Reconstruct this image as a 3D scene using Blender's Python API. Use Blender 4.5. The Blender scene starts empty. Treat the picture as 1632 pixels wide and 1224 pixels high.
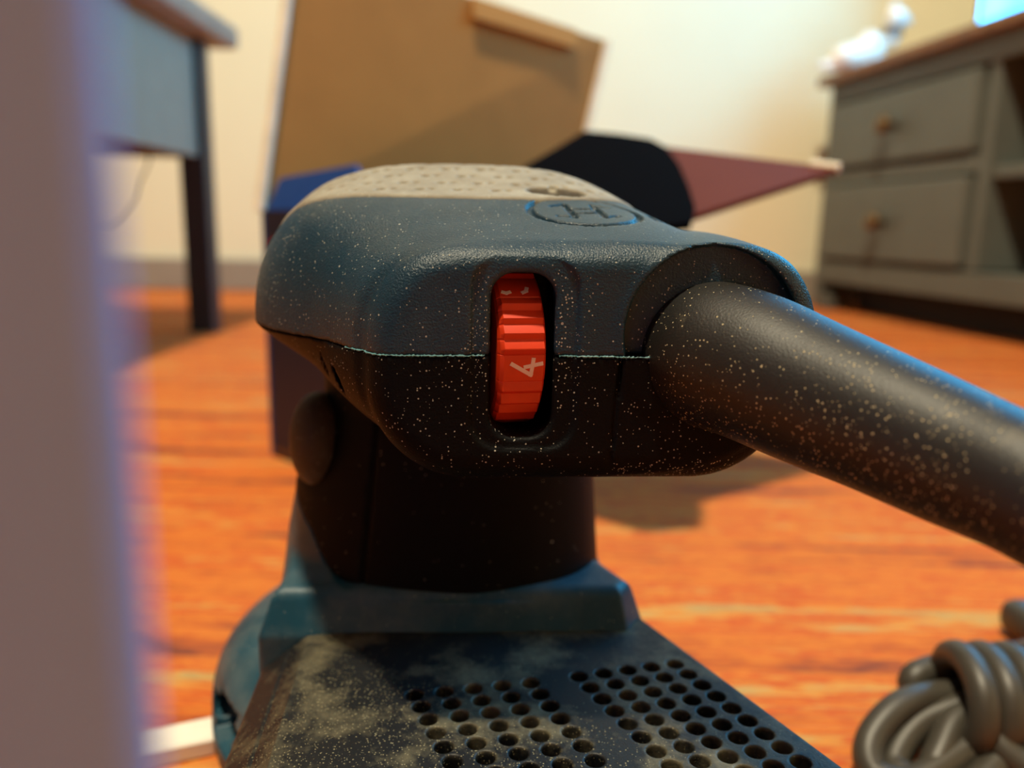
import bpy, bmesh, math, random
import numpy as np
from mathutils import Matrix, Vector
R = math.radians
scene = bpy.context.scene
COL = scene.collection
random.seed(4)

# ------------------------------------------------------------------ camera, world, light, exposure
CAM_Z = 0.135                      # camera height above the rug (m)
PITCH, ROLL, FPX = 11.2, 1.2, 1256.0
cam_data = bpy.data.cameras.new('camera')
cam = bpy.data.objects.new('camera', cam_data); COL.objects.link(cam)
CAM_M = Matrix.Rotation(R(90 - PITCH), 4, 'X') @ Matrix.Rotation(R(ROLL), 4, 'Z')
cam.matrix_world = Matrix.Translation((0, 0, CAM_Z)) @ CAM_M
cam_data.sensor_width = 36.0
cam_data.lens = 36.0 * FPX / 1632.0
cam_data.clip_start = 0.001
cam_data.dof.use_dof = True
cam_data.dof.focus_distance = 0.1205
cam_data.dof.aperture_fstop = 11.0
scene.camera = cam

world = bpy.data.worlds.new('world'); scene.world = world
world.use_nodes = True
world.node_tree.nodes['Background'].inputs[0].default_value = (1.0, 0.86, 0.68, 1)
world.node_tree.nodes['Background'].inputs[1].default_value = 0.02

LAMP_POS = (-0.24, -0.15, 2.28)
lamp_data = bpy.data.lights.new('ceiling_lamp_light', 'SPOT')     # cone narrowed to cut ambient light, as by the added shade
lamp_data.energy = 190.0
lamp_data.spot_size = R(128); lamp_data.spot_blend = .35
lamp_data.color = (1.0, 0.88, 0.62)
lamp_data.shadow_soft_size = 0.06
lamp = bpy.data.objects.new('ceiling_lamp_light', lamp_data); COL.objects.link(lamp)
lamp.location = LAMP_POS

vs = scene.view_settings
vs.view_transform = 'Standard'; vs.look = 'None'; vs.gamma = 1.0; vs.use_curve_mapping = False
vs.exposure = 0.55
TV_STRENGTH = 7.5


def P(px, py, d):
    """pixel + depth (mm) -> point in mm, relative to the camera, z up"""
    v = CAM_M.to_3x3() @ Vector(((px - 816) / FPX * d, -(py - 612) / FPX * d, -d))
    return v
def G(px, py, z):
    """pixel -> point on the level z (mm, relative to the camera)"""
    v = P(px, py, 1.0)
    return v * (z / v.z)
def PY(px, py, Y):
    v = P(px, py, 1.0)
    return v * (Y / v.y)
def M_(v):
    """mm relative to camera -> metres in the world"""
    return Vector((v[0] * .001, v[1] * .001, v[2] * .001 + CAM_Z))

# ------------------------------------------------------------------ materials
MATS = {}
def srgb(r, g, b):
    f = lambda c: (c / 255 / 12.92) if c / 255 <= .04045 else ((c / 255 + .055) / 1.055) ** 2.4
    return (f(r), f(g), f(b), 1.0)
class NT:
    def __init__(s, name):
        m = bpy.data.materials.new(name); m.use_nodes = True
        s.m, s.t = m, m.node_tree
        s.b = s.t.nodes['Principled BSDF']
    def n(s, typ, **kw):
        nd = s.t.nodes.new(typ)
        for k, v in kw.items():
            if hasattr(nd, k): setattr(nd, k, v)
            else: nd.inputs[k.replace('_', ' ')].default_value = v
        return nd
    def l(s, a, b): s.t.links.new(a, b)
    def coords(s, scale=(1, 1, 1), rot=(0, 0, 0)):
        tc = s.n('ShaderNodeTexCoord'); mp = s.n('ShaderNodeMapping')
        mp.inputs['Scale'].default_value = scale; mp.inputs['Rotation'].default_value = rot
        s.l(tc.outputs['Object'], mp.inputs[0]); return mp.outputs[0]
    def noise(s, vec, scale, detail=3, rough=.55):
        nd = s.n('ShaderNodeTexNoise'); nd.inputs['Scale'].default_value = scale
        nd.inputs['Detail'].default_value = detail; nd.inputs['Roughness'].default_value = rough
        s.l(vec, nd.inputs['Vector']); return nd.outputs['Fac']
    def ramp(s, fac, stops, interp='LINEAR'):
        nd = s.n('ShaderNodeValToRGB'); cr = nd.color_ramp; cr.interpolation = interp
        while len(cr.elements) < len(stops): cr.elements.new(.5)
        for e, (p, c) in zip(cr.elements, stops):
            e.position = p; e.color = c if not isinstance(c, (int, float)) else (c, c, c, 1)
        s.l(fac, nd.inputs[0]); return nd.outputs[0]
    def math(s, op, a, b=None, c=None):
        nd = s.n('ShaderNodeMath', operation=op)
        for i, v in enumerate((a, b, c)):
            if v is None: continue
            if isinstance(v, (int, float)): nd.inputs[i].default_value = v
            else: s.l(v, nd.inputs[i])
        return nd.outputs[0]
    def mix(s, fac, a, b, blend='MIX'):
        nd = s.n('ShaderNodeMix', data_type='RGBA', blend_type=blend)
        for idx, v in ((0, fac), (6, a), (7, b)):
            if isinstance(v, (int, float)): nd.inputs[idx].default_value = v
            elif isinstance(v, tuple): nd.inputs[idx].default_value = v
            else: s.l(v, nd.inputs[idx])
        return nd.outputs[2]
    def bump(s, h, strength, dist):
        nd = s.n('ShaderNodeBump'); nd.inputs['Strength'].default_value = strength
        nd.inputs['Distance'].default_value = dist; s.l(h, nd.inputs['Height'])
        s.l(nd.outputs[0], s.b.inputs['Normal'])
    def specks(s, vec, scale, size, keep):
        """small grains: 1 where a grain lies; keep = share of cells that hold one"""
        nd = s.n('ShaderNodeTexVoronoi'); nd.inputs['Scale'].default_value = scale
        s.l(vec, nd.inputs['Vector'])
        sep = s.n('ShaderNodeSeparateColor'); s.l(nd.outputs['Color'], sep.inputs[0])
        on = s.math('LESS_THAN', sep.outputs[0], keep)
        sz = s.math('MULTIPLY_ADD', sep.outputs[1], size, size * .35)
        inside = s.math('LESS_THAN', nd.outputs['Distance'], sz)
        return s.math('MULTIPLY', on, inside)

def plain(name, col, rough=.6, spec=.5, var=.12, scale=40, bump=.0, metal=0.0):
    if name in MATS: return MATS[name]
    t = NT(name); v = t.coords()
    f = t.noise(v, scale, 4)
    lo = tuple(c * (1 - var) for c in col[:3]) + (1,); hi = tuple(min(1, c * (1 + var)) for c in col[:3]) + (1,)
    t.l(t.ramp(f, [(.3, lo), (.7, hi)]), t.b.inputs['Base Color'])
    t.b.inputs['Roughness'].default_value = rough
    t.b.inputs['Specular IOR Level'].default_value = spec
    t.b.inputs['Metallic'].default_value = metal
    if bump: t.bump(t.noise(v, scale * 12, 2), bump, .001)
    MATS[name] = t.m; return t.m

def plastic(name, col, rough, grain, dust, dust_col=srgb(194, 192, 176), haze=.0, haze_stops=(.5, .75), haze_scale=40, spec=.5, spots=()):
    """moulded plastic with a fine grain, scattered sanding dust and hazy dusty patches"""
    if name in MATS: return MATS[name]
    t = NT(name); v = t.coords()
    mask = t.ramp(t.noise(v, 55, 3), [(.30, .12), (.70, 1)])
    dn = t.math('MULTIPLY', mask, dust)
    for (c, rad, amt) in spots:                        # places where dust has gathered
        mp = t.n('ShaderNodeMapping', vector_type='TEXTURE'); mp.inputs['Location'].default_value = c; mp.inputs['Scale'].default_value = rad
        t.l(v, mp.inputs[0]); ln_ = t.n('ShaderNodeVectorMath', operation='LENGTH'); t.l(mp.outputs[0], ln_.inputs[0])
        dn = t.math('ADD', dn, t.math('MULTIPLY', t.ramp(ln_.outputs['Value'], [(.35, 1), (1, 0)]), amt))
    s1 = t.specks(v, 900, .095, dn)
    s2 = t.specks(v, 420, .066, t.math('MULTIPLY', dn, .5))
    s3 = t.specks(v, 2100, .22, t.math('MULTIPLY', dn, 1.3))
    sp = t.math('MAXIMUM', t.math('MAXIMUM', s1, s2), s3)
    base = t.ramp(t.noise(v, 90, 4), [(.3, tuple(c * .88 for c in col[:3]) + (1,)), (.7, tuple(c * 1.1 for c in col[:3]) + (1,))])
    if haze:
        hz = t.ramp(t.noise(v, haze_scale, 6, .7), [(haze_stops[0], 0), (haze_stops[1], 1)])
        hz = t.math('MULTIPLY', hz, haze)
        base = t.mix(hz, base, dust_col)
    c = t.mix(t.math('MULTIPLY', sp, .75), base, dust_col)
    t.l(c, t.b.inputs['Base Color'])
    t.b.inputs['Specular IOR Level'].default_value = spec
    rr = t.math('MULTIPLY_ADD', sp, .4, rough); t.l(rr, t.b.inputs['Roughness'])
    h = t.math('ADD', t.math('MULTIPLY', t.noise(v, 3000, 2), 1.0), t.math('MULTIPLY', sp, .7))
    t.bump(h, grain, .0002)
    MATS[name] = t.m; return t.m

SO_ = (-.012, .183, 0.0)                              # base point of the sander
def spot(X, Y, Z, rx, ry, rz, amt): return ((X * .001 - SO_[0], Y * .001 - SO_[1], Z * .001 + CAM_Z), (rx * .001, ry * .001, rz * .001), amt)
SPOTS = [spot(-5.4, 119, -16, 3.2, 9, 13, .75), spot(8.6, 119, -16, 4.2, 9, 13, .7), spot(1.5, 118, -34, 7, 8, 4, .3),
         spot(30, 122, -22, 18, 12, 18, .2), spot(-8, 118, -28, 14, 10, 10, .15), spot(24, 124, -37.5, 16, 10, 3, 1.0)]
CSPOTS = [spot(34, 116, -24, 16, 14, 13, .5), spot(50, 96, -26, 22, 14, 9, .55), spot(58, 88, -30, 18, 10, 5, .6)]
TEAL = plastic('teal_plastic', srgb(7, 47, 64), .40, .8, .22, haze=.06, haze_stops=(.45, .8), haze_scale=28, spec=.42, spots=SPOTS + [spot(-42, 150, -10, 12, 14, 14, .3)])
TEAL_LOW = plastic('teal_housing_plastic', srgb(18, 66, 84), .45, .25, .06, haze=.2, haze_stops=(.45, .8), haze_scale=36, spec=.4)
BLACKP = plastic('black_plastic', srgb(7, 8, 9), .55, .5, .24, spec=.10, spots=SPOTS)
RUBBER = plastic('black_cable_rubber', srgb(20, 18, 15), .5, .3, .36, dust_col=srgb(205, 190, 150), haze=.22, haze_stops=(.58, .74), haze_scale=42, spec=.5, spots=CSPOTS)
NECKM = plastic('black_neck_plastic', srgb(8, 8, 9), .55, .4, .03, spec=.12)
GRIPB = plastic('dark_grip_rubber', srgb(70, 60, 46), .6, .2, .10, haze=.25, haze_scale=70, spec=.3)
PADM = plastic('dusty_palm_rubber', srgb(128, 119, 102), .85, .3, .10, haze=.4, haze_stops=(.3, .7), haze_scale=160)
LID = plastic('dusty_black_plastic', srgb(20, 21, 23), .5, .3, .24, dust_col=srgb(150, 140, 108), haze=.5, haze_stops=(.47, .70), haze_scale=55, spec=.35,
              spots=[spot(-30, 120, -84, 26, 26, 10, .8), spot(0, 112, -84, 34, 14, 5, .5)])
RED = plain('red_dial_plastic', srgb(208, 54, 12), .42, .5, .06, 300)
WHITEINK = plain('white_ink', srgb(228, 205, 190), .6)
TEALEDGE = plain('pale_teal_flash', srgb(96, 150, 156), .5)
CORD = plain('black_cord_rubber', srgb(62, 58, 50), .45, .5)
FELT = plain('black_pad_foam', srgb(20, 20, 22), .9)

def carpet():
    t = NT('striped_rug')
    sp = t.n('ShaderNodeSeparateXYZ'); t.l(t.coords(rot=(0, 0, R(.6))), sp.inputs[0])
    yr = t.math('MULTIPLY', sp.outputs[1], 225.0); row = t.math('FLOOR', yr)
    cv = t.n('ShaderNodeCombineXYZ')                    # every yarn row has its own run of colours
    t.l(t.math('ADD', t.math('MULTIPLY', sp.outputs[0], 8.0), t.math('MULTIPLY', row, 7.77)), cv.inputs[0])
    t.l(t.math('MULTIPLY', row, 3.31), cv.inputs[1])
    a = t.noise(cv.outputs[0], 1, 3, .6)
    b = t.noise(t.coords((.4, 36, 1)), 1, 2, .5)       # broader bands
    c = t.noise(t.coords((90, 500, 1)), 1, 2, .6)
    f = t.math('ADD', t.math('MULTIPLY', a, .42), t.math('ADD', t.math('MULTIPLY', b, .40), t.math('MULTIPLY', c, .18)))
    col = t.ramp(f, [(.35, srgb(66, 42, 46)), (.405, srgb(132, 72, 54)), (.45, srgb(186, 94, 46)), (.495, srgb(208, 120, 52)),
                     (.53, srgb(190, 84, 44)), (.565, srgb(206, 134, 62)), (.605, srgb(186, 150, 92)), (.67, srgb(104, 84, 76))])
    t.l(col, t.b.inputs['Base Color'])
    t.b.inputs['Roughness'].default_value = .95; t.b.inputs['Specular IOR Level'].default_value = .15
    rp = t.math('ABSOLUTE', t.math('SUBTRACT', t.math('FRACT', yr), .5))
    t.bump(t.math('SUBTRACT', c, t.math('MULTIPLY', rp, 1.5)), .5, .002)
    return t.m
CARPET = carpet()
WALLM = plain('cream_wall_paint', srgb(233, 227, 196), .85, .3, .03, 3, .05)
CEILM = plain('white_ceiling_paint', srgb(235, 228, 215), .9)
BASEM = plain('greige_baseboard', srgb(150, 140, 126), .6, .4, .05)
CABM = plain('grey_cabinet_paint', srgb(92, 96, 90), .5, .4, .08, 12)
CABIN = plain('dark_cabinet_inside', srgb(34, 34, 38), .8)
WOOD = NT('warm_wood')
_v = WOOD.coords((40, 4, 40)); WOOD.l(WOOD.ramp(WOOD.noise(_v, 2, 4), [(.3, srgb(96, 62, 30)), (.7, srgb(140, 96, 50))]), WOOD.b.inputs['Base Color'])
WOOD.b.inputs['Roughness'].default_value = .4; WOOD = WOOD.m
BRASS = plain('aged_brass', srgb(110, 88, 60), .4, .5, .1, 200, 0, .8)
NAVYLEG = plain('dark_navy_leg', srgb(34, 40, 48), .5)
APRON = plain('pale_grey_paint', srgb(146, 144, 128), .6, .4, .04)
TABLETOP = plain('greyed_wood_top', srgb(150, 136, 122), .5, .4, .12, 20)
KRAFT = plain('kraft_cardboard', srgb(166, 116, 60), .9, .15, .05, 30)
KRAFTEDGE = plain('pale_cardboard_edge', srgb(225, 215, 195), .9)
BLUEC = plain('blue_printed_card', srgb(24, 62, 132), .45, .4, .06)
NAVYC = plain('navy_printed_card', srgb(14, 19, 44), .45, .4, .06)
REDC = plain('red_printed_label', srgb(190, 30, 34), .5)
BROWNC = plain('red_brown_card', srgb(92, 42, 28), .85, .2, .05)
BLACKF = plain('black_shade_card', srgb(6, 5, 7), .95, .02, .2, 300, .3)
LAVENDER = plain('lavender_grey_paint', srgb(136, 162, 222), .7, .3, .03, 60)
WHITEP = plain('white_gloss_paint', srgb(232, 226, 214), .5)
CERAMIC = plain('white_ceramic', srgb(240, 234, 222), .25)
GREYC = plain('grey_glaze', srgb(120, 106, 98), .4)
TVBLACK = plain('tv_black_plastic', srgb(14, 14, 16), .3)
def screen_mat():
    t = NT('lit_screen'); v = t.coords()
    c = t.ramp(t.noise(v, 4, 2), [(.35, srgb(20, 150, 245)), (.65, srgb(90, 215, 255))])
    t.l(c, t.b.inputs['Emission Color']); t.b.inputs['Emission Strength'].default_value = TV_STRENGTH
    t.b.inputs['Base Color'].default_value = (.01, .01, .01, 1)
    return t.m
SCREEN = screen_mat()
def lamp_mat():
    t = NT('lamp_glass'); t.b.inputs['Emission Color'].default_value = (1, .85, .6, 1)
    t.b.inputs['Emission Strength'].default_value = 3; return t.m
LAMPG = lamp_mat()

# ------------------------------------------------------------------ object helpers
def tag(o, label=None, cat=None, group=None, kind=None):
    if label: o['label'] = label
    if cat: o['category'] = cat
    if group: o['group'] = group
    if kind: o['kind'] = kind
    return o
def empty(name, loc, rz=0.0):
    o = bpy.data.objects.new(name, None); COL.objects.link(o)
    o.location = loc; o.rotation_euler.z = rz; o.empty_display_size = .02
    return o
def link(name, me, mat, parent=None, smooth=False):
    o = bpy.data.objects.new(name, me); COL.objects.link(o)
    if mat: me.materials.append(mat)
    if smooth: me.polygons.foreach_set('use_smooth', [True] * len(me.polygons))
    if parent: o.parent = parent
    return o
def bm_obj(name, bm, mat, parent=None, smooth=False):
    bmesh.ops.recalc_face_normals(bm, faces=bm.faces)
    me = bpy.data.meshes.new(name); bm.to_mesh(me); bm.free()
    return link(name, me, mat, parent, smooth)
def box(bm, lo, hi, bevel=0.0, seg=2):
    r = bmesh.ops.create_cube(bm, size=1)
    vs_ = r['verts']
    for v in vs_:
        v.co = Vector([lo[i] + (v.co[i] + .5) * (hi[i] - lo[i]) for i in range(3)])
    if bevel:
        es = {e for v in vs_ for e in v.link_edges}
        bmesh.ops.bevel(bm, geom=list(es), offset=bevel, segments=seg, affect='EDGES', profile=.5)
def box_obj(name, lo, hi, mat, parent=None, bevel=.0, seg=2):
    bm = bmesh.new(); box(bm, lo, hi, bevel, seg); return bm_obj(name, bm, mat, parent)
def lathe(bm, prof, n=32, c=(0, 0, 0), axis='Z'):
    rings = []
    for r, z in prof:
        ring = []
        for k in range(n):
            a = 2 * math.pi * k / n
            q = (r * math.cos(a), r * math.sin(a), z)
            if axis == 'X': q = (q[2], q[0], q[1])
            if axis == 'Y': q = (q[0], q[2], q[1])
            ring.append(bm.verts.new((c[0] + q[0], c[1] + q[1], c[2] + q[2])))
        rings.append(ring)
    for a, b in zip(rings, rings[1:]):
        for k in range(n): bm.faces.new((a[k], a[(k + 1) % n], b[(k + 1) % n], b[k]))
    bm.faces.new(rings[0]); bm.faces.new(rings[-1])
def catmull(pts, m):
    pts = [np.array(p, float) for p in pts]; out = []
    ext = [2 * pts[0] - pts[1]] + pts + [2 * pts[-1] - pts[-2]]
    for i in range(1, len(ext) - 2):
        p0, p1, p2, p3 = ext[i - 1:i + 3]
        for k in range(m):
            t = k / m
            out.append(.5 * (2 * p1 + (p2 - p0) * t + (2 * p0 - 5 * p1 + 4 * p2 - p3) * t * t + (3 * p1 - p0 - 3 * p2 + p3) * t ** 3))
    out.append(pts[-1]); return out
def tube(bm, pts, rad, n=20):
    """pts: list of 3-vectors, rad: number or list"""
    pts = [Vector(p) for p in pts]
    if isinstance(rad, (int, float)): rad = [rad] * len(pts)
    up = Vector((0, 0, 1)); rings = []; prev = None
    for i, p in enumerate(pts):
        t = (pts[min(i + 1, len(pts) - 1)] - pts[max(i - 1, 0)]).normalized()
        u = t.cross(up) if prev is None else prev - t * prev.dot(t)
        if u.length < 1e-6: u = t.orthogonal()
        u.normalize(); prev = u; w = t.cross(u)
        rings.append([bm.verts.new(p + (u * math.cos(2 * math.pi * k / n) + w * math.sin(2 * math.pi * k / n)) * rad[i]) for k in range(n)])
    for a, b in zip(rings, rings[1:]):
        for k in range(n): bm.faces.new((a[k], a[(k + 1) % n], b[(k + 1) % n], b[k]))
    bm.faces.new(rings[0]); bm.faces.new(list(reversed(rings[-1])))
def slab(bm, quad, thick):
    """a flat panel with real thickness from 3 or more corner points"""
    q = [Vector(p) for p in quad]
    nrm = (q[1] - q[0]).cross(q[-1] - q[0]).normalized()
    a = [bm.verts.new(p) for p in q]; b = [bm.verts.new(p - nrm * thick) for p in q]
    bm.faces.new(a); bm.faces.new(list(reversed(b)))
    for i in range(len(q)):
        j = (i + 1) % len(q); bm.faces.new((a[i], b[i], b[j], a[j]))

# ------------------------------------------------------------------ signed-distance surfaces (mm)
f32 = np.float32
def smin(a, b, k):
    h = np.clip(.5 + .5 * (b - a) / k, 0, 1)
    return b + (a - b) * h - k * h * (1 - h)
def smax(a, b, k): return -smin(-a, -b, k)
def lerp(a, b, t): return a + (b - a) * t
def sstep(t): return t * t * (3 - 2 * t)
def super2(dx, dz, a, h, n):
    f = (np.abs(dx / a) ** n + np.abs(dz / h) ** n) ** (1 / n)
    return np.sqrt(dx * dx + dz * dz) * (1 - 1 / np.maximum(f, .05))
def rbox2(dx, dz, a, h, r):
    qx, qz = np.abs(dx) - a + r, np.abs(dz) - h + r
    return np.sqrt(np.maximum(qx, 0) ** 2 + np.maximum(qz, 0) ** 2) + np.minimum(np.maximum(qx, qz), 0) - r
def capz(d2, dy, r):
    """extrude a 2D distance between dy<0, with rounded rim r"""
    a, b = d2 + r, dy + r
    return np.minimum(np.maximum(a, b), 0) + np.sqrt(np.maximum(a, 0) ** 2 + np.maximum(b, 0) ** 2) - r
def poly_convex(x, y, pts):
    d = None; n = len(pts)
    for i in range(n):
        ax, ay = pts[i]; bx, by = pts[(i + 1) % n]
        L = math.hypot(bx - ax, by - ay); nx, ny = (by - ay) / L, -(bx - ax) / L
        e = (x - ax) * nx + (y - ay) * ny
        d = e if d is None else np.maximum(d, e)
    return d

def sdf_mesh(f, lo, hi, h, newton=3):
    n = [int(math.ceil((hi[i] - lo[i]) / h)) + 1 for i in range(3)]
    ax = [(lo[i] + h * np.arange(n[i])).astype(f32) for i in range(3)]
    vol = np.empty(n, f32)
    step = max(1, int(1.2e6 / (n[1] * n[2])))
    for i in range(0, n[0], step):
        X, Y, Z = np.meshgrid(ax[0][i:i + step], ax[1], ax[2], indexing='ij')
        vol[i:i + step] = f(X, Y, Z)
    vol[0] = vol[-1] = 1; vol[:, 0] = vol[:, -1] = 1; vol[:, :, 0] = vol[:, :, -1] = 1
    s = vol < 0
    corners = [(a, b, c) for a in (0, 1) for b in (0, 1) for c in (0, 1)]
    sl = lambda o: tuple(slice(o[i], n[i] - 1 + o[i]) for i in range(3))
    cnt = np.zeros([m - 1 for m in n], np.int8)
    for c in corners: cnt += s[sl(c)]
    cell = (cnt > 0) & (cnt < 8)
    idx = np.argwhere(cell)
    ids = -np.ones(cell.shape, np.int32); ids[cell] = np.arange(len(idx))
    acc = np.zeros((len(idx), 3)); num = np.zeros(len(idx))
    val = {c: vol[idx[:, 0] + c[0], idx[:, 1] + c[1], idx[:, 2] + c[2]].astype(float) for c in corners}
    for a in corners:
        for d in range(3):
            if a[d]: continue
            b = list(a); b[d] = 1; b = tuple(b)
            va, vb = val[a], val[b]; m = (va < 0) != (vb < 0)
            t = np.where(m, va / np.where(m, va - vb, 1), 0)
            p = np.array(a, float)[None] + np.zeros((len(idx), 3)); p[:, d] = t
            acc += p * m[:, None]; num += m
    pts = (idx + acc / num[:, None]) * h + np.array(lo)
    ev = lambda q: f(q[:, 0].astype(f32), q[:, 1].astype(f32), q[:, 2].astype(f32)).astype(float)
    e = h * .25
    for _ in range(newton):
        g = np.stack([(ev(pts + np.eye(3)[k] * e) - ev(pts - np.eye(3)[k] * e)) / (2 * e) for k in range(3)], 1)
        v = ev(pts); st = v / np.maximum((g * g).sum(1), .15)
        st = np.clip(st, -h * .6, h * .6)
        pts -= g * st[:, None]
    quads = []
    for d in range(3):
        o = [0, 0, 0]; o[d] = 1
        A = s[tuple(slice(0, n[i] - o[i]) for i in range(3))]; B = s[tuple(slice(o[i], n[i]) for i in range(3))]
        ed = np.argwhere(A != B); flip = A[ed[:, 0], ed[:, 1], ed[:, 2]]
        u, w = (d + 1) % 3, (d + 2) % 3
        eu, ew = np.eye(3, dtype=int)[u], np.eye(3, dtype=int)[w]
        ok = (ed[:, u] > 0) & (ed[:, w] > 0) & (ed[:, u] < n[u] - 1) & (ed[:, w] < n[w] - 1)
        ed, flip = ed[ok], flip[ok]
        gi = lambda q: ids[q[:, 0], q[:, 1], q[:, 2]]
        q = np.stack([gi(ed - eu - ew), gi(ed - ew), gi(ed), gi(ed - eu)], 1)
        q = np.where(flip[:, None], q, q[:, ::-1])
        quads.append(q)
    return pts, np.concatenate(quads)
def sdf_obj(name, f, lo, hi, h, mat, parent, origin):
    pts, q = sdf_mesh(f, lo, hi, h)
    V = pts * .001; V[:, 2] += CAM_Z; V -= np.array(origin)
    me = bpy.data.meshes.new(name)
    me.vertices.add(len(V)); me.vertices.foreach_set('co', V.astype(f32).ravel())
    me.loops.add(q.size); me.loops.foreach_set('vertex_index', q.astype(np.int32).ravel())
    me.polygons.add(len(q)); me.polygons.foreach_set('loop_start', np.arange(0, q.size, 4, dtype=np.int32))
    me.update(calc_edges=True); me.validate()
    return link(name, me, mat, parent, True)

# ------------------------------------------------------------------ the room
FZ = -CAM_Z * 1000                                   # rug level in mm from the camera
WY, XR, XL, YB, H = 1.60, 1.16, -3.2, -4.2, 2.42
bm = bmesh.new(); slab(bm, [(XL, YB, 0), (XR, YB, 0), (XR, WY, 0), (XL, WY, 0)], .02)
tag(bm_obj('floor', bm, CARPET), 'orange and red striped rug covering the floor', kind='structure')
bm = bmesh.new(); slab(bm, [(XL, YB, H + .02), (XR, YB, H + .02), (XR, WY, H + .02), (XL, WY, H + .02)], .02)
tag(bm_obj('ceiling', bm, CEILM), kind='structure')
tag(box_obj('wall_back', (XL, WY, 0), (XR, WY + .05, H), WALLM), 'cream painted wall behind the cardboard box', kind='structure')
tag(box_obj('wall_right', (XR, YB, 0), (XR + .05, WY + .05, H), WALLM), kind='structure')
tag(box_obj('wall_left', (XL - .05, YB, 0), (XL, WY + .05, H), WALLM), kind='structure')
tag(box_obj('wall_front', (XL, YB - .05, 0), (XR, YB, H), WALLM), kind='structure')
tag(box_obj('baseboard_back', (XL, WY - .014, 0), (XR, WY, .062), BASEM, bevel=.003), kind='structure')
tag(box_obj('baseboard_right', (XR - .014, YB, 0), (XR, WY - .014, .062), BASEM, bevel=.003), kind='structure')
cl = empty('ceiling_lamp', (LAMP_POS[0], LAMP_POS[1], H))
bm = bmesh.new(); lathe(bm, [(.07, 0), (.07, -.02), (.05, -.03)], 32); bm_obj('canopy', bm, WHITEP, cl)
bm = bmesh.new(); lathe(bm, [(.012, -.03), (.012, -.045), (.02, -.05), (.026, -.06)], 24); bm_obj('lamp_holder', bm, BRASS, cl)
bm = bmesh.new(); n_ = 40
for ra, za, rb, zb in ((.03, -.06, .20, -.135), (.027, -.064, .197, -.139)):
    A = [bm.verts.new((ra * math.cos(2 * math.pi * k / n_), ra * math.sin(2 * math.pi * k / n_), za)) for k in range(n_)]
    B = [bm.verts.new((rb * math.cos(2 * math.pi * k / n_), rb * math.sin(2 * math.pi * k / n_), zb)) for k in range(n_)]
    for k in range(n_): bm.faces.new((A[k], A[(k + 1) % n_], B[(k + 1) % n_], B[k]))
bm_obj('added_lampshade', bm, WHITEP, cl)  # unseen shade, added to go with the downward cone that lowers ambient light
tag(cl, 'white round ceiling lamp fitting above the sander', 'lamp')

# ------------------------------------------------------------------ the sander
SO = M_((-12, 183, FZ)); SO.z = 0
sander = empty('orbital_sander', SO)
tag(sander, 'dusty teal and black electric sander with red speed dial and thick black cable', 'sander')
SEAM = -19.0
DCX, DCY = -11.0, 168.0

def dome(x, y, z):
    r = np.sqrt((x - DCX) ** 2 + (y - DCY) ** 2); dz = z - SEAM
    up = super2(r, dz, 42., 32., 2.35); lo = super2(r, dz, 42., 24., 1.15)
    return np.where(dz > 0, up, lo)
def flank(x, y, z):
    t = np.clip((y - 118.6) / 49.4, 0, 1)
    xl, xr = lerp(-22.3, -53., t ** .85), lerp(44., 31., t)
    zt, zb = lerp(-1.5, 14., t), lerp(-38., -40., t)
    n = lerp(3.0, 2.35, t); xc, a = (xl + xr) / 2, (xr - xl) / 2
    dz = z - SEAM
    d = np.where(dz > 0, super2(x - xc, dz, a, zt - SEAM, n), super2(x - xc, dz, a, SEAM - zb, lerp(2.8, 1.2, np.clip(t * 1.25, 0, 1))))
    return np.maximum(smax(d, 120.3 - y, 1.5), y - 172)
CB, SB = math.cos(R(5)), math.sin(R(5))
def boss_uv(x, y):
    dx, dy = x - 11.7, y - 118.5
    return dx * CB + dy * SB, -(-dx * SB + dy * CB)        # u across, v > 0 towards the camera side
def boss(x, y, z):
    u, v = boss_uv(x, y)
    zc = -20.2
    d2 = rbox2(u, z - zc, 34.2, 19.2, 16.5)
    d = np.maximum(capz(d2, v, 4.8), -v - 32)
    rc = np.sqrt((x - CABC.x - .8) ** 2 + (z - CABC.z + .3) ** 2) - 16.4       # round collar for the cable
    return smin(d, np.maximum(capz(rc, v, 2.4), -v - 32), 1.5)
CABC = P(1137, 540, 120)
SLX, SLZ = 1.4, -19.2
def slot(x, z): return rbox2(x - SLX, z - SLZ, 4.9, 12.7, 3.8)
def head0(x, y, z):
    d = smin(smin(dome(x, y, z), flank(x, y, z), 2.5), boss(x, y, z), 1.2)
    top = -0.6 + .235 * (y - 122) + .0042 * np.maximum(y - 146, 0) ** 2
    return smax(d, (z - top) * .96, 5.0)
def head(x, y, z):
    d = head0(x, y, z)
    u, v = boss_uv(x, y)
    # shallow scoop around the dial, then the slot itself
    sc = rbox2(x - SLX - .4, z - SLZ - .2, 8.0 - .0 * z, 14.5, 4.5)
    bulge = .5
    d = smax(d, -np.maximum(sc, -(v + bulge)), .5)
    d = smax(d, -np.maximum(slot(x, z), y - 148), .7)
    return d
def plan(x, y): return super2(x + 11, y - 190, 42.6, 44.0, 2.6)
def seg(x, y, a, b, w):
    ax, ay = a; bx, by = b; L2 = (bx - ax) ** 2 + (by - ay) ** 2
    t = np.clip(((x - ax) * (bx - ax) + (y - ay) * (by - ay)) / L2, 0, 1)
    return np.sqrt((x - ax - t * (bx - ax)) ** 2 + (y - ay - t * (by - ay)) ** 2) - w
LOGO = (12.0, 141.0)
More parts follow.
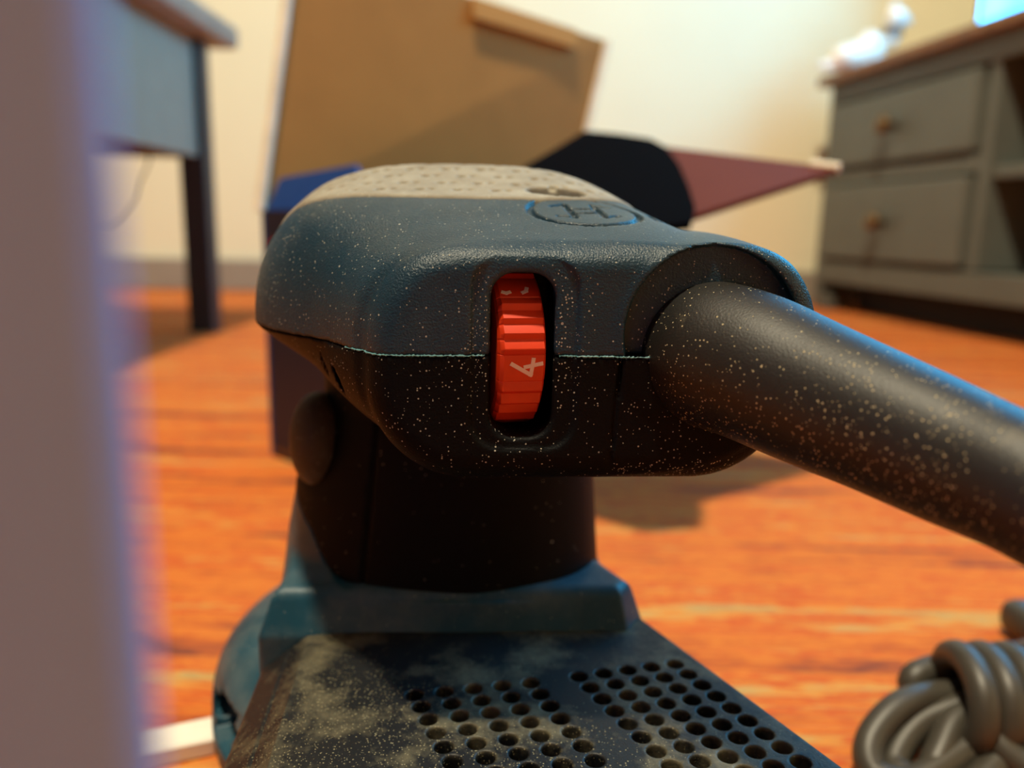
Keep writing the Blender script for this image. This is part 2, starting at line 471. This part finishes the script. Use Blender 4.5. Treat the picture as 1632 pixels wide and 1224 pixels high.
def marks(x, y):
    """engraved emblem (ring with an armature) and the word BOSCH, in plan"""
    ca, sa = math.cos(R(10)), math.sin(R(10))
    u = (x - LOGO[0]) * ca + (y - LOGO[1]) * sa; w = -(x - LOGO[0]) * sa + (y - LOGO[1]) * ca
    r = np.sqrt(u * u + w * w)
    d = np.abs(r - 9.6) - .62
    for sx in (-1, 1):
        d = np.minimum(d, seg(u, w, (sx * 2.6, -4.6), (sx * 2.6, 4.6), .5))
        d = np.minimum(d, seg(u, w, (sx * 2.6, 4.6), (sx * 5.2, 3.2), .45))
        d = np.minimum(d, seg(u, w, (sx * 2.6, -4.6), (sx * 5.2, -3.2), .45))
    d = np.minimum(d, seg(u, w, (-2.6, 1.5), (2.6, 1.5), .45))
    d = np.minimum(d, seg(u, w, (-2.6, -1.5), (2.6, -1.5), .45))
    L = {'B': [((0, -2.5), (0, 2.5)), ((0, 2.5), (2.2, 2.3)), ((2.2, 2.3), (2.4, .4)), ((0, 0), (2.4, .2)), ((2.4, .2), (2.7, -2.2)), ((2.7, -2.2), (0, -2.5))],
         'O': [((0, -2), (0, 2)), ((0, 2), (1, 2.5)), ((1, 2.5), (2.4, 2.1)), ((2.4, 2.1), (2.6, -2)), ((2.6, -2), (1.3, -2.5)), ((1.3, -2.5), (0, -2))],
         'S': [((2.6, 2.1), (1.2, 2.5)), ((1.2, 2.5), (0, 1.6)), ((0, 1.2), (2.6, -.9)), ((2.6, -.9), (1.4, -2.5)), ((1.4, -2.5), (0, -2.1))],
         'C': [((2.6, 2.1), (1.2, 2.5)), ((1.2, 2.5), (0, 1.6)), ((0, 1.6), (0, -1.6)), ((0, -1.6), (1.2, -2.5)), ((1.2, -2.5), (2.6, -2.1))],
         'H': [((0, -2.5), (0, 2.5)), ((2.6, -2.5), (2.6, 2.5)), ((0, 0), (2.6, 0))]}
    for k, ch in enumerate('BOSCH'):
        for a, b in L[ch]:
            d = np.minimum(d, seg(u, w, (a[0] + 12.6 + k * 4.0, a[1] + .3), (b[0] + 12.6 + k * 4.0, b[1] + .3), .42))
    return d
def shell(x, y, z):
    d = head(x, y, z); h0 = head0(x, y, z)
    d = np.maximum(d, SEAM + .12 - z)
    d = np.maximum(d, -np.maximum(plan(x, y), -(h0 + 1.6)))
    top = np.maximum(np.maximum(marks(x, y), -(h0 + .75)), -4 - z)
    d = smax(d, -top, .2)
    # dished collar face around the cable
    rc = np.sqrt((x - CABC.x) ** 2 + (z - (CABC.z + .4)) ** 2)
    u, v = boss_uv(x, y)
    d = smax(d, -np.maximum(rc - 13.6, -(v + 2.4)), .35)
    return d
sdf_obj('upper_shell', shell, (-56, 114, SEAM - 1), (50, 214, 17), .42, TEAL, sander, SO)

def pad(x, y, z):
    h0 = head0(x, y, z)
    d = smax(h0 - .35, plan(x, y) + .25, .8)
    d = np.maximum(np.maximum(d, -(h0 + 1.9)), SEAM + 1.5 - z)
    row = np.round((y - 151.5) / 5.0); off = (row % 2) * 3.6
    gx = np.round((x + 11 - off) / 7.2) * 7.2 - 11 + off; gy = row * 5.0 + 151.5
    r1 = np.sqrt((x - gx) ** 2 + (y - gy) ** 2); r2 = np.sqrt((x - gx - 2.3) ** 2 + (y - gy - .4) ** 2)
    dim = np.maximum(np.minimum(r1 - .75, r2 - .55), -(h0 + .5))
    dim = np.maximum(dim, plan(x, y) + 3)
    d = smax(d, -dim, .4)
    # finger recess at the right of the pad
    e = super2((x - 7.5), (y - 153.0), 5.6, 3.0, 2.2)
    return smax(d, -np.maximum(e, -(h0 + 1.8)), .3)
sdf_obj('palm_pad', pad, (-56, 142, SEAM), (33, 216, 17), .5, PADM, sander, SO)

def stem(x, y, z):
    t = np.clip((-40 - z) / 48, 0, 1)
    xl = np.interp(z, [-92, -84, -70, -58, -40, -26], [-54.5, -54, -53, -50.5, -43.5, -43.5]).astype(f32)
    xr = lerp(18.5, 22.5, t)
    return super2(x - (xl + xr) / 2, y - 185, (xr - xl) / 2, lerp(26., 30., t), 2.6)
def flange(x, y, z):
    d2 = poly_convex(x, y, [(-53, 190), (-52, 151), (26, 155), (30, 162), (20, 182), (5, 204), (-40, 207)])
    sl = np.clip((-74 - z) / 11, 0, 1) * 3.5 - 3.5
    return np.maximum(smax(d2 - sl, z + 75.5, 2.5), -96 - z)
def xb(z): return np.interp(z, [-90, -79, -75, -66, -58, -52, -30], [-36, -36.5, -38, -43, -51, -64, -72]).astype(f32)
VENTS = [P(513, 556, 143), P(529, 577, 138), P(546, 601, 133)]
def grip(x, y, z):
    d = np.maximum(head(x, y, z), z - SEAM + .12)
    u, v = boss_uv(x, y)
    d = smax(d, -np.maximum(np.abs(x - 16.0 - .06 * (z + 30)) - .28, -(v + .6)), .15)        # thin parting line beside the cable
    for c in VENTS:
        q = np.sqrt(((x - c.x - .45 * (z - c.z) * -1) / .55) ** 2 + ((y - c.y) / 4.0) ** 2 + ((z - c.z) / 2.6) ** 2)
        d = np.maximum(d, -(q - 1) * .6)
    return d
def neck(x, y, z):
    d = np.maximum(np.maximum(stem(x, y, z), z + 25), np.maximum(-79 - z, xb(z) - x))
    gx = np.interp(z, [-80, -40], [-31.5, -28.0]).astype(f32)
    return smax(d, -np.maximum(np.abs(x - gx) - .5, -(stem(x, y, z) + .8)), .3)
sdf_obj('neck_grip', neck, (-58, 150, -81), (30, 218, -24), .6, NECKM, sander, SO)
sdf_obj('lower_grip', grip, (-56, 114, -44), (50, 214, SEAM + 1), .55, BLACKP, sander, SO)
def boot(x, y, z):
    return (np.sqrt(((x + 43) / 6.0) ** 2 + ((y - 170) / 9.5) ** 2 + ((z + 47) / 10.6) ** 2) - 1) * 6.5
sdf_obj('switch_boot', boot, (-50, 156, -60), (-32, 180, -34), .5, GRIPB, sander, SO)
def housing(x, y, z):
    st = np.maximum(np.maximum(stem(x, y, z) + .25, z + 52), -96 - z)
    st = np.maximum(st, np.where(z > -78, x - xb(z) + .3, -1))
    return smin(st, flange(x, y, z), 5.0)
sdf_obj('lower_housing', housing, (-62, 145, -98), (34, 228, -50), .6, TEAL_LOW, sander, SO)
def shroud(x, y, z):
    r = np.sqrt((x + 20) ** 2 + (y - 193) ** 2)
    d = np.maximum(super2(r, z + 119, 55.5, 27., 2.7), -126 - z)
    d = np.maximum(d, -(np.maximum(np.abs(r - 52.5) - 1.6, np.abs(z + 113.5) - 2.2)))
    ang = np.arctan2(y - 193, x + 20)
    notch = np.maximum(np.abs(z + 113) - 5.5, np.abs(ang + 2.55) - .13)
    return smax(d, -np.maximum(notch, 45 - r), .6)
sdf_obj('dust_shroud', shroud, (-77, 128, -128), (52, 258, -90), .8, TEAL_LOW, sander, SO)
bm = bmesh.new(); lathe(bm, [(.056, 0), (.0605, .0015), (.0605, .008), (.058, .0115)], 64); o = bm_obj('sanding_pad', bm, FELT, sander)
o.location = (-.008, .010, 0); o.scale = (.88, .88, 1)

# dust canister with its perforated lid
LZ = -84.0
QUAD = [(-51, 150.0), (-45.0, 88.0), (68.0, 88.0), (29.0, 164.0)]
def can_plan(x, y): return poly_convex(x, y, QUAD)
def chamf(x, z, y): return (-(x + 41 + .10 * (y - 148)) * .62 + (z - LZ) * .78)
G1, G2 = [], []
r0, r1, c1 = G(922, 1078, LZ), G(1075, 1058, LZ), G(1000, 1153, LZ)
l0, l1, m1 = G(845, 1088, LZ), G(660, 1107, LZ), G(910, 1166, LZ)
def lattice(x, y, o, e1, e2):
    a, b = (e1.x, e1.y), (e2.x, e2.y); det = a[0] * b[1] - a[1] * b[0]
    dx, dy = x - o.x, y - o.y
    i = np.clip(np.round((dx * b[1] - dy * b[0]) / det), 0, 4); j = np.clip(np.round((a[0] * dy - a[1] * dx) / det), 0, 11)
    return np.sqrt((dx - i * a[0] - j * b[0]) ** 2 + (dy - i * a[1] - j * b[1]) ** 2)
def lid(x, y, z):
    d = np.maximum(np.maximum(capz(can_plan(x, y) + .3, z - LZ, 1.2), LZ - 3.0 - z), chamf(x, z, y))
    hr = np.minimum(lattice(x, y, r0, (r1 - r0) / 4, (c1 - r0) / 4), lattice(x, y, l0, (l1 - l0) / 4, (m1 - l0) / 4))
    return smax(d, -(hr - 1.62), .35)
def can(x, y, z):
    d = smax(np.maximum(can_plan(x, y), chamf(x, z, y) - .15), -127 - z, 3)
    d = np.maximum(d, z - LZ + 3.2)
    cav = np.maximum(np.maximum(can_plan(x, y) + 3, chamf(x, z, y) + 3), -118 - z)
    return np.maximum(d, -cav)
canister = sdf_obj('dust_canister', can, (-54, 86, -129), (70, 168, -85), .8, LID, sander, SO)
o = sdf_obj('perforated_lid', lid, (-53, 86.5, LZ - 4), (70, 166, LZ + 1), .36, LID, canister, SO)

# speed dial
DY, DRAD, DW = 14.0, 13.2, 3.75
front = Vector((SLX + .3, 117.6, SLZ))
dd = Vector((math.sin(R(DY)), -math.cos(R(DY)), 0))
dial = empty('speed_dial', (0, 0, 0)); dial.parent = sander
dial.location = M_(front - dd * DRAD) - SO; dial.rotation_euler.z = R(DY)
def wheel_r(a):
    """radius by angle from the front (degrees, up positive)"""
    a = a % 60
    # one period: a flat number facet (about 18 deg) then four ribs
    if a < 19: return DRAD - .25
    k = (a - 19) / 41 * 4; t = k % 1
    return DRAD - .25 + .62 * (t / .35 if t < .35 else (1 - t) / .65) - .15
bm = bmesh.new(); N = 540; rings = []
OFF = 17.0                                            # the number facet sits a little below the middle
for (xx, dr) in ((-DW, -1.2), (-DW + .25, -.45), (-DW + .8, 0), (DW - .5, 0), (DW - .15, -.3), (DW, -1.2)):
    ring = []
    for k in range(N):
        a = 360 * k / N; rr = wheel_r(a + OFF)
        if dr < -.2: rr = min(rr, DRAD - .25) + dr
        ring.append(bm.verts.new((xx * .001, -rr * math.cos(R(a)) * .001, rr * math.sin(R(a)) * .001)))
    rings.append(ring)
for a, b in zip(rings, rings[1:]):
    for k in range(N): bm.faces.new((a[k], a[(k + 1) % N], b[(k + 1) % N], b[k]))
bm.faces.new(rings[0]); bm.faces.new(list(reversed(rings[-1])))
wheel = bm_obj('dial_wheel', bm, RED, dial)
def ink(name, strokes, a0, w=.33):
    bm = bmesh.new()
    for pts in strokes:
        for (p, q) in zip(pts, pts[1:]):
            L = [lerp(p[0], q[0], t) for t in np.linspace(0, 1, 7)]; K = [lerp(p[1], q[1], t) for t in np.linspace(0, 1, 7)]
            dx, dy = q[0] - p[0], q[1] - p[1]; ln = math.hypot(dx, dy); ex, ey = dx / ln * w * .8, dy / ln * w * .8
            L[0] -= ex; K[0] -= ey; L[-1] += ex; K[-1] += ey
            nx, ny = -dy / ln * w, dx / ln * w
            prev = None
            for u, v in zip(L, K):
                row = []
                for s, hgt in ((-1, .0), (-.8, .09), (.8, .09), (1, .0)):
                    uu, vv = u + nx * s, v + ny * s
                    a = a0 + math.degrees(vv / DRAD); rr = DRAD - .26 + hgt
                    row.append(bm.verts.new((uu * .001, -rr * math.cos(R(a)) * .001, rr * math.sin(R(a)) * .001)))
                if prev:
                    for k in range(3): bm.faces.new((prev[k], prev[k + 1], row[k + 1], row[k]))
                prev = row
    return bm_obj(name, bm, WHITEINK, wheel)
tag(ink('dial_number', [[(-1.75, .75), (1.3, -1.05), (1.6, 1.45)], [(.35, .25), (2.9, .75)]], -7.8), 'white number 4')
ink('dial_number', [[(-2.4, -1.1), (-1.9, -1.3), (-1.4, -1.1)], [(.7, -1.2), (1.3, -.9), (1.5, -.3)]], 52.0)

# flash along the parting seam of the rear face
xs = np.linspace(-26.5, 30, 260); pts = []
for X in xs:
    if abs(X - SLX) < 5.6: pts.append(None); continue
    ys = np.linspace(114, 150, 721).astype(f32)
    v = head(np.full_like(ys, X), ys, np.full_like(ys, SEAM)); k = int(np.argmax(v < 0)); pts.append((X, float(ys[k]) + .02, SEAM))
bm = bmesh.new(); run = []
def flush(run):
    if len(run) > 4:
        tube(bm, [M_(Vector(p) + Vector((0, 0, random.uniform(-.06, .06)))) - SO for p in run], [.00001 * random.choice([5, 9, 13, 17, 20]) for _ in run], 6)
for p in pts + [None]:
    if p is None: flush(run); run = []
    else: run.append(p)
bm_obj('seam_flash', bm, TEALEDGE, sander)

# strain relief and power cord
cp = [P(1112, 560, 131), P(1140, 567, 124), P(1200, 586, 118), P(1290, 626, 111), P(1400, 673, 103), P(1520, 727, 95.5), P(1640, 782, 88), P(1790, 870, 81)]
cr = [11.7, 11.6, 11.2, 10.4, 9.4, 8.6, 7.7, 7.0]
cc = catmull([(*c, r) for c, r in zip(cp, cr)], 10)
bm = bmesh.new(); tube(bm, [M_(c[:3]) - SO for c in cc], [c[3] * .001 for c in cc], 64)
bm_obj('strain_relief', bm, RUBBER, sander, True)
e = cp[-1]
W = P(1580, 1112, 207)
path = [cp[-2], e, (95, 60, -70), (140, 50, -118), (190, 80, -131), (220, 130, -131), (215, 180, -128), P(1720, 1130, 205)]
lobes = [[(1600, 1105, 212), (1520, 1106, 210), (1440, 1122, 206), (1388, 1178, 201), (1392, 1235, 196), (1450, 1262, 193), (1560, 1180, 199)],
         [(1610, 1130, 205), (1532, 1142, 203), (1502, 1190, 198), (1486, 1245, 193), (1530, 1290, 189), (1590, 1215, 194)],
         [(1620, 1120, 208), (1560, 1120, 206), (1470, 1150, 205), (1425, 1215, 199), (1470, 1262, 194), (1590, 1160, 201)],
         [(1640, 1125, 203), (1585, 1135, 200), (1580, 1165, 197), (1610, 1205, 193), (1650, 1225, 191), (1640, 1160, 198)]]
for k, lb in enumerate(lobes):
    path += [P(*q) for q in lb]
    path += [P(1700, 1095 + 12 * k, 208 - 3 * k), P(1800, 1110 + 14 * k, 212), P(1860, 1150, 208), P(1800, 1175, 200), P(1700, 1135, 203)]
for k in range(33):                                   # the end wound round the hank
    a = 2 * math.pi * k / 8
    path.append(Vector((W.x + 14 - 5 * k / 6, W.y + 12.5 * math.cos(a), W.z - 1 + 11.5 * math.sin(a))))
path += [P(1640, 1040, 228), P(1700, 1010, 255), P(1654, 1012, 268)]
path = [(p[0], p[1], max(p[2], FZ + 4.2)) for p in path]
cc2 = catmull(path, 7)
bm = bmesh.new(); tube(bm, [M_((c[0], c[1], max(c[2], FZ + 4.0))) - SO for c in cc2], .0038, 14)
bm_obj('power_cord', bm, CORD, sander, True)
pe = Vector(path[-1])
bm = bmesh.new(); box(bm, (-.010, -.009, -.006), (.012, .009, .006), .0045, 3)
o = bm_obj('power_plug', bm, CORD, sander, True); o.location = M_(pe) - SO; o.location.z += .003

# ------------------------------------------------------------------ things close by
# pale upright board at the very left
bd = empty('painted_board', (-.0129, .0265, 0), R(32))
bm = bmesh.new(); box(bm, (-.16, 0, 0), (0, .018, .30), .0012); bm_obj('board_panel', bm, LAVENDER, bd)
bm = bmesh.new(); box(bm, (-.16, .0182, .25), (-.004, .03, .29), .001); bm_obj('back_batten', bm, LAVENDER, bd)
tag(bd, 'blurred lavender-grey upright board filling the left edge, nearest the camera', 'board')
a, b = G(110, 1216, FZ), G(345, 1166, FZ); a2, b2 = G(130, 1250, FZ), G(345, 1204, FZ)
bm = bmesh.new(); slab(bm, [(p.x * .001, p.y * .001, .005) for p in (a2, b2, b, a)], .005)
bmesh.ops.bevel(bm, geom=bm.edges[:], offset=.0006, segments=1, affect='EDGES')
tag(bm_obj('white_strip', bm, WHITEP), 'narrow white painted strip lying on the rug left of the sander', 'strip')

# carton behind the sander
P1, P2 = Vector((-.142, .45)), Vector((.058, .64))
P4, P3 = Vector((-.082, .395)), Vector((.118, .585))
CH = .142
ct = empty('cardboard_carton', (P1.x, P1.y, 0))
def cart(name, quad, th, mat, parent=ct):
    bm = bmesh.new(); slab(bm, [Vector(q) - Vector((P1.x, P1.y, 0)) for q in quad], th); return bm_obj(name, bm, mat, parent)
v3 = lambda p, z: Vector((p.x, p.y, z))
sd = cart('side_panel', [v3(P1, 0), v3(P4, 0), v3(P4, CH), v3(P1, CH)], .003, NAVYC)
cart('front_panel', [v3(P4, 0), v3(P3, 0), v3(P3, CH), v3(P4, CH)], .003, BLUEC)
cart('side_panel', [v3(P3, 0), v3(P2, 0), v3(P2, CH), v3(P3, CH)], .003, NAVYC)
cart('back_panel', [v3(P2, 0), v3(P1, 0), v3(P1, CH), v3(P2, CH)], .003, BLUEC)
cart('bottom_panel', [v3(P1, .003), v3(P2, .003), v3(P3, .003), v3(P4, .003)], .003, KRAFT)
# red print on the end panel
ux = (v3(P4, 0) - v3(P1, 0)); nn = Vector((ux.y, -ux.x, 0)).normalized() * .0006
lab = [v3(P1, 0) + ux * .12 + Vector((0, 0, .098)), v3(P1, 0) + ux * .75 + Vector((0, 0, .098)), v3(P1, 0) + ux * .75 + Vector((0, 0, .126)), v3(P1, 0) + ux * .12 + Vector((0, 0, .126))]
cart('red_label', [q + nn for q in lab], .0006, REDC, ct)
# blue end flap standing up
cart('end_flap', [M_(P(424, 336, 448)), M_(P(590, 330, 398)), M_(P(566, 262, 410)), M_(P(446, 284, 446))], .003, BLUEC)
# big lid
TLc, TRc, BRc, BLc = M_(P(470, -95, 452)), M_(P(967, 66, 640)), M_(P(905, 335, 645)), M_(P(414, 335, 455))
lidp = cart('lid_panel', [BLc, BRc, TRc, TLc], .003, KRAFT)
ed = (TRc - TLc)
dn_ = (BLc - TLc).normalized() * .015 + Vector((.0025, -.0025, 0))
cart('tuck_flap', [TLc + ed * .48, TLc + ed * .86, TLc + ed * .86 + dn_, TLc + ed * .48 + dn_], .002, KRAFT)
for (s, t_) in ((TRc, BRc), (TLc, BLc)):
    bm = bmesh.new(); tube(bm, [s - Vector((P1.x, P1.y, 0)), t_ - Vector((P1.x, P1.y, 0))], .003, 8); bm_obj('cut_edge', bm, KRAFTEDGE, lidp)
# red-brown flap reaching to the right, black rounded flap for the shadow on it
FA, FB, FC = M_(P(938, 219, 460)), M_(P(1338, 268, 392)), M_(P(1075, 352, 335))
FD = FA + (FC - FB)
FE = FB + (FC - FB) * 1.22
cart('side_flap', [FA, FA.lerp(FE, .97), FE.lerp(FB, .05), FB], .003, BROWNC)
bm = bmesh.new(); tube(bm, [FA.lerp(FB, .9) - Vector((P1.x, P1.y, 0)), FB - Vector((P1.x, P1.y, 0))], .0024, 8); bm_obj('cut_edge', bm, KRAFTEDGE, ct)
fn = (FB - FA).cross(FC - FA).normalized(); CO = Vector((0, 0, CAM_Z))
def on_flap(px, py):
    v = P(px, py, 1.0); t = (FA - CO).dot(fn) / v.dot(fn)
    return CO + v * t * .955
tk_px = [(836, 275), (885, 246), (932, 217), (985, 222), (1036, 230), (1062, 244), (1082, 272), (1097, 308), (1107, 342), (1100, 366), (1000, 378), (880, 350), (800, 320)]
o = cart('tuck_flap', [on_flap(*q) for q in tk_px], .003, BLACKF)  # black flap in place of the shadow on the side flap
o['label'] = 'black rounded flap in place of a shadow'
rim = lambda q: v3(P4.lerp(P3, q), CH)
cart('shade_flap_hinge', [rim(.30), rim(.72), on_flap(985, 374), on_flap(850, 322)], .003, BLACKF)
tag(ct, 'open blue printed carton with kraft lid and flaps, behind the sander', 'box')

# ------------------------------------------------------------------ side table at the left
LX, LY = -.385, .98
tb = empty('side_table', (LX, LY, 0))
def tpart(name, lo, hi, mat, bev=.002): return box_obj(name, lo, hi, mat, tb, bev)
tpart('table_top', (-.42, -.60, .342), (.042, .05, .368), TABLETOP, .006)
for lx in (-.40, -.015):
    for ly in (-.55, -.015): tpart('leg', (lx, ly, 0), (lx + .031, ly + .03, .342), NAVYLEG)
tpart('apron', (-.002, -.52, .21), (.008, -.015, .342), APRON, .001)
tpart('apron', (-.385, -.52, .21), (-.375, -.015, .342), APRON, .001)
tpart('apron', (-.37, .0, .21), (-.015, .01, .342), APRON, .001)
tpart('apron', (-.37, -.545, .21), (-.015, -.535, .342), APRON, .001)
tag(tb, 'low side table with dark legs and pale grey apron by the wall', 'table')
c0 = M_(P(240, 262, 860)); c0.z = .21
w = empty('hanging_wire', (c0.x, c0.y, 0))
bm = bmesh.new(); tube(bm, catmull([(0, 0, .212), (-.003, 0, .195), (-.014, 0, .175), (-.024, .004, .155), (-.05, .004, .13), (-.09, .01, .12), (-.12, .02, .06), (-.125, .03, .003)], 6), .0012, 8)
bm_obj('wire', bm, NAVYLEG, w)
tag(w, 'thin dark wire dangling beneath the side table', 'wire')

# ------------------------------------------------------------------ TV bench, TV and figurine
CX, CY, CR = .562, 1.49, math.atan2(-1, .14)
cb = empty('tv_bench', (CX, CY, 0), CR)                # local x along the front towards the camera, local y = depth
def cpart(name, lo, hi, mat, parent=cb, bev=.002): return box_obj(name, lo, hi, mat, parent, bev)
LEN, DEP = 1.42, .40
cpart('bench_top', (-.018, -.02, .394), (LEN + .018, DEP, .411), WOOD, cb, .003)
cpart('end_panel', (0, 0, .03), (.022, DEP, .394), CABM)
cpart('end_panel', (LEN - .022, 0, .03), (LEN, DEP, .394), CABM)
cpart('divider', (.395, .004, .09), (.415, DEP - .01, .365), CABM)
cpart('divider', (1.005, .004, .09), (1.025, DEP - .01, .365), CABM)
cpart('top_rail', (.022, .0, .362), (LEN - .022, .02, .394), CABM)
cpart('bottom_rail', (.022, .0, .05), (LEN - .022, .02, .088), CABM)
cpart('bottom_panel', (.022, .02, .07), (LEN - .022, DEP - .01, .088), CABM)
cpart('back_panel', (.022, DEP - .01, .05), (LEN - .022, DEP, .394), CABIN)
cpart('shelf', (.415, .01, .212), (1.005, DEP - .02, .228), CABM)
cpart('mid_rail', (.022, .002, .222), (.395, .02, .245), CABM)
cpart('plinth', (.05, .06, .0), (LEN - .05, .08, .05), CABIN)
for fx in (.0, LEN - .05): cpart('foot', (fx, .0, 0), (fx + .05, .05, .03), CABM)
for (x0, x1) in ((.03, .388), (1.032, LEN - .03)):
    for (z0, z1) in ((.25, .357), (.094, .218)):
        d = cpart('drawer', (x0, -.006, z0), (x1, .016, z1), CABM, cb, .004)
        bm = bmesh.new(); lathe(bm, [(.006, -.006), (.005, -.016), (.014, -.021), (.016, -.027), (.012, -.032), (.004, -.034)], 20, ((x0 + x1) / 2, 0, (z0 + z1) / 2), 'Y')
        bm_obj('knob', bm, BRASS, d, True)
tag(cb, 'long grey television bench with brown wooden top, drawers and open shelves', 'cabinet')
tv = empty('television', (CX + .17, CY - .13, .411), CR)
def tvp(name, lo, hi, mat, parent=tv, bev=.002): return box_obj(name, lo, hi, mat, parent, bev)
fr = tvp('tv_body', (0, 0, .045), (1.0, .04, .63), TVBLACK, tv, .004)
tvp('screen', (.012, -.002, .057), (.988, .001, .618), SCREEN, tv, 0)
for x in (.2, .78):
    bm = bmesh.new(); box(bm, (x - .01, -.07, 0), (x + .01, .11, .012), .003); box(bm, (x - .01, .012, .01), (x + .01, .03, .05), .002); bm_obj('stand_foot', bm, TVBLACK, tv)
tag(tv, 'black television with bright cyan-blue screen standing on the grey bench', 'television')

def figure(x, y, z):
    """small sitting animal: body, haunch, head, ears, muzzle (mm)"""
    e = lambda cx, cy, cz, a, b, c: (np.sqrt(((x - cx) / a) ** 2 + ((y - cy) / b) ** 2 + ((z - cz) / c) ** 2) - 1) * min(a, b, c)
    d = smin(e(0, 0, 34, 26, 24, 36), e(-34, 0, 24, 34, 24, 24), 14)
    d = smin(d, e(38, 0, 62, 13, 12, 20), 10)
    d = smin(d, e(44, 0, 92, 20, 18, 18), 6)
    d = smin(d, e(60, 0, 88, 12, 9, 8), 4)
    for s in (-1, 1):
        d = smin(d, e(36, s * 10, 110, 5, 5, 9), 3); d = smin(d, e(16, s * 14, 12, 8, 8, 14), 5)
    d = smin(d, e(-70, 0, 10, 22, 7, 8), 8)
    return np.maximum(d, -z)
fz = .411
fg = empty('ceramic_figurine', (.600, 1.44, fz), R(0))
pts_, q_ = sdf_mesh(figure, (-96, -32, -4), (80, 32, 128), 3.0)
me = bpy.data.meshes.new('body'); me.from_pydata([tuple(p * .00095) for p in pts_], [], q_.tolist()); link('body', me, CERAMIC, fg, True)
bm = bmesh.new(); lathe(bm, [(.015, -.007), (.0168, 0), (.015, .007)], 24, (.037, 0, .066)); bm_obj('collar', bm, GREYC, fg, True)
tag(fg, 'white figurine with a round head standing on the far end of the bench', 'figurine')
tk = P(1525, 12, 1590)
bm = bmesh.new(); lathe(bm, [(.011, 0), (.011, -.004), (.006, -.008), (.003, -.009)], 24, (0, 0, 0), 'Y')
o = bm_obj('wall_glint_disc', bm, CERAMIC, None, True); zz = M_(tk); o.location = (zz.x, WY, zz.z)  # pale disc added in place of a blurred glint
tag(o, 'small pale disc standing in for a bokeh glint on the wall beside the television', 'glint')
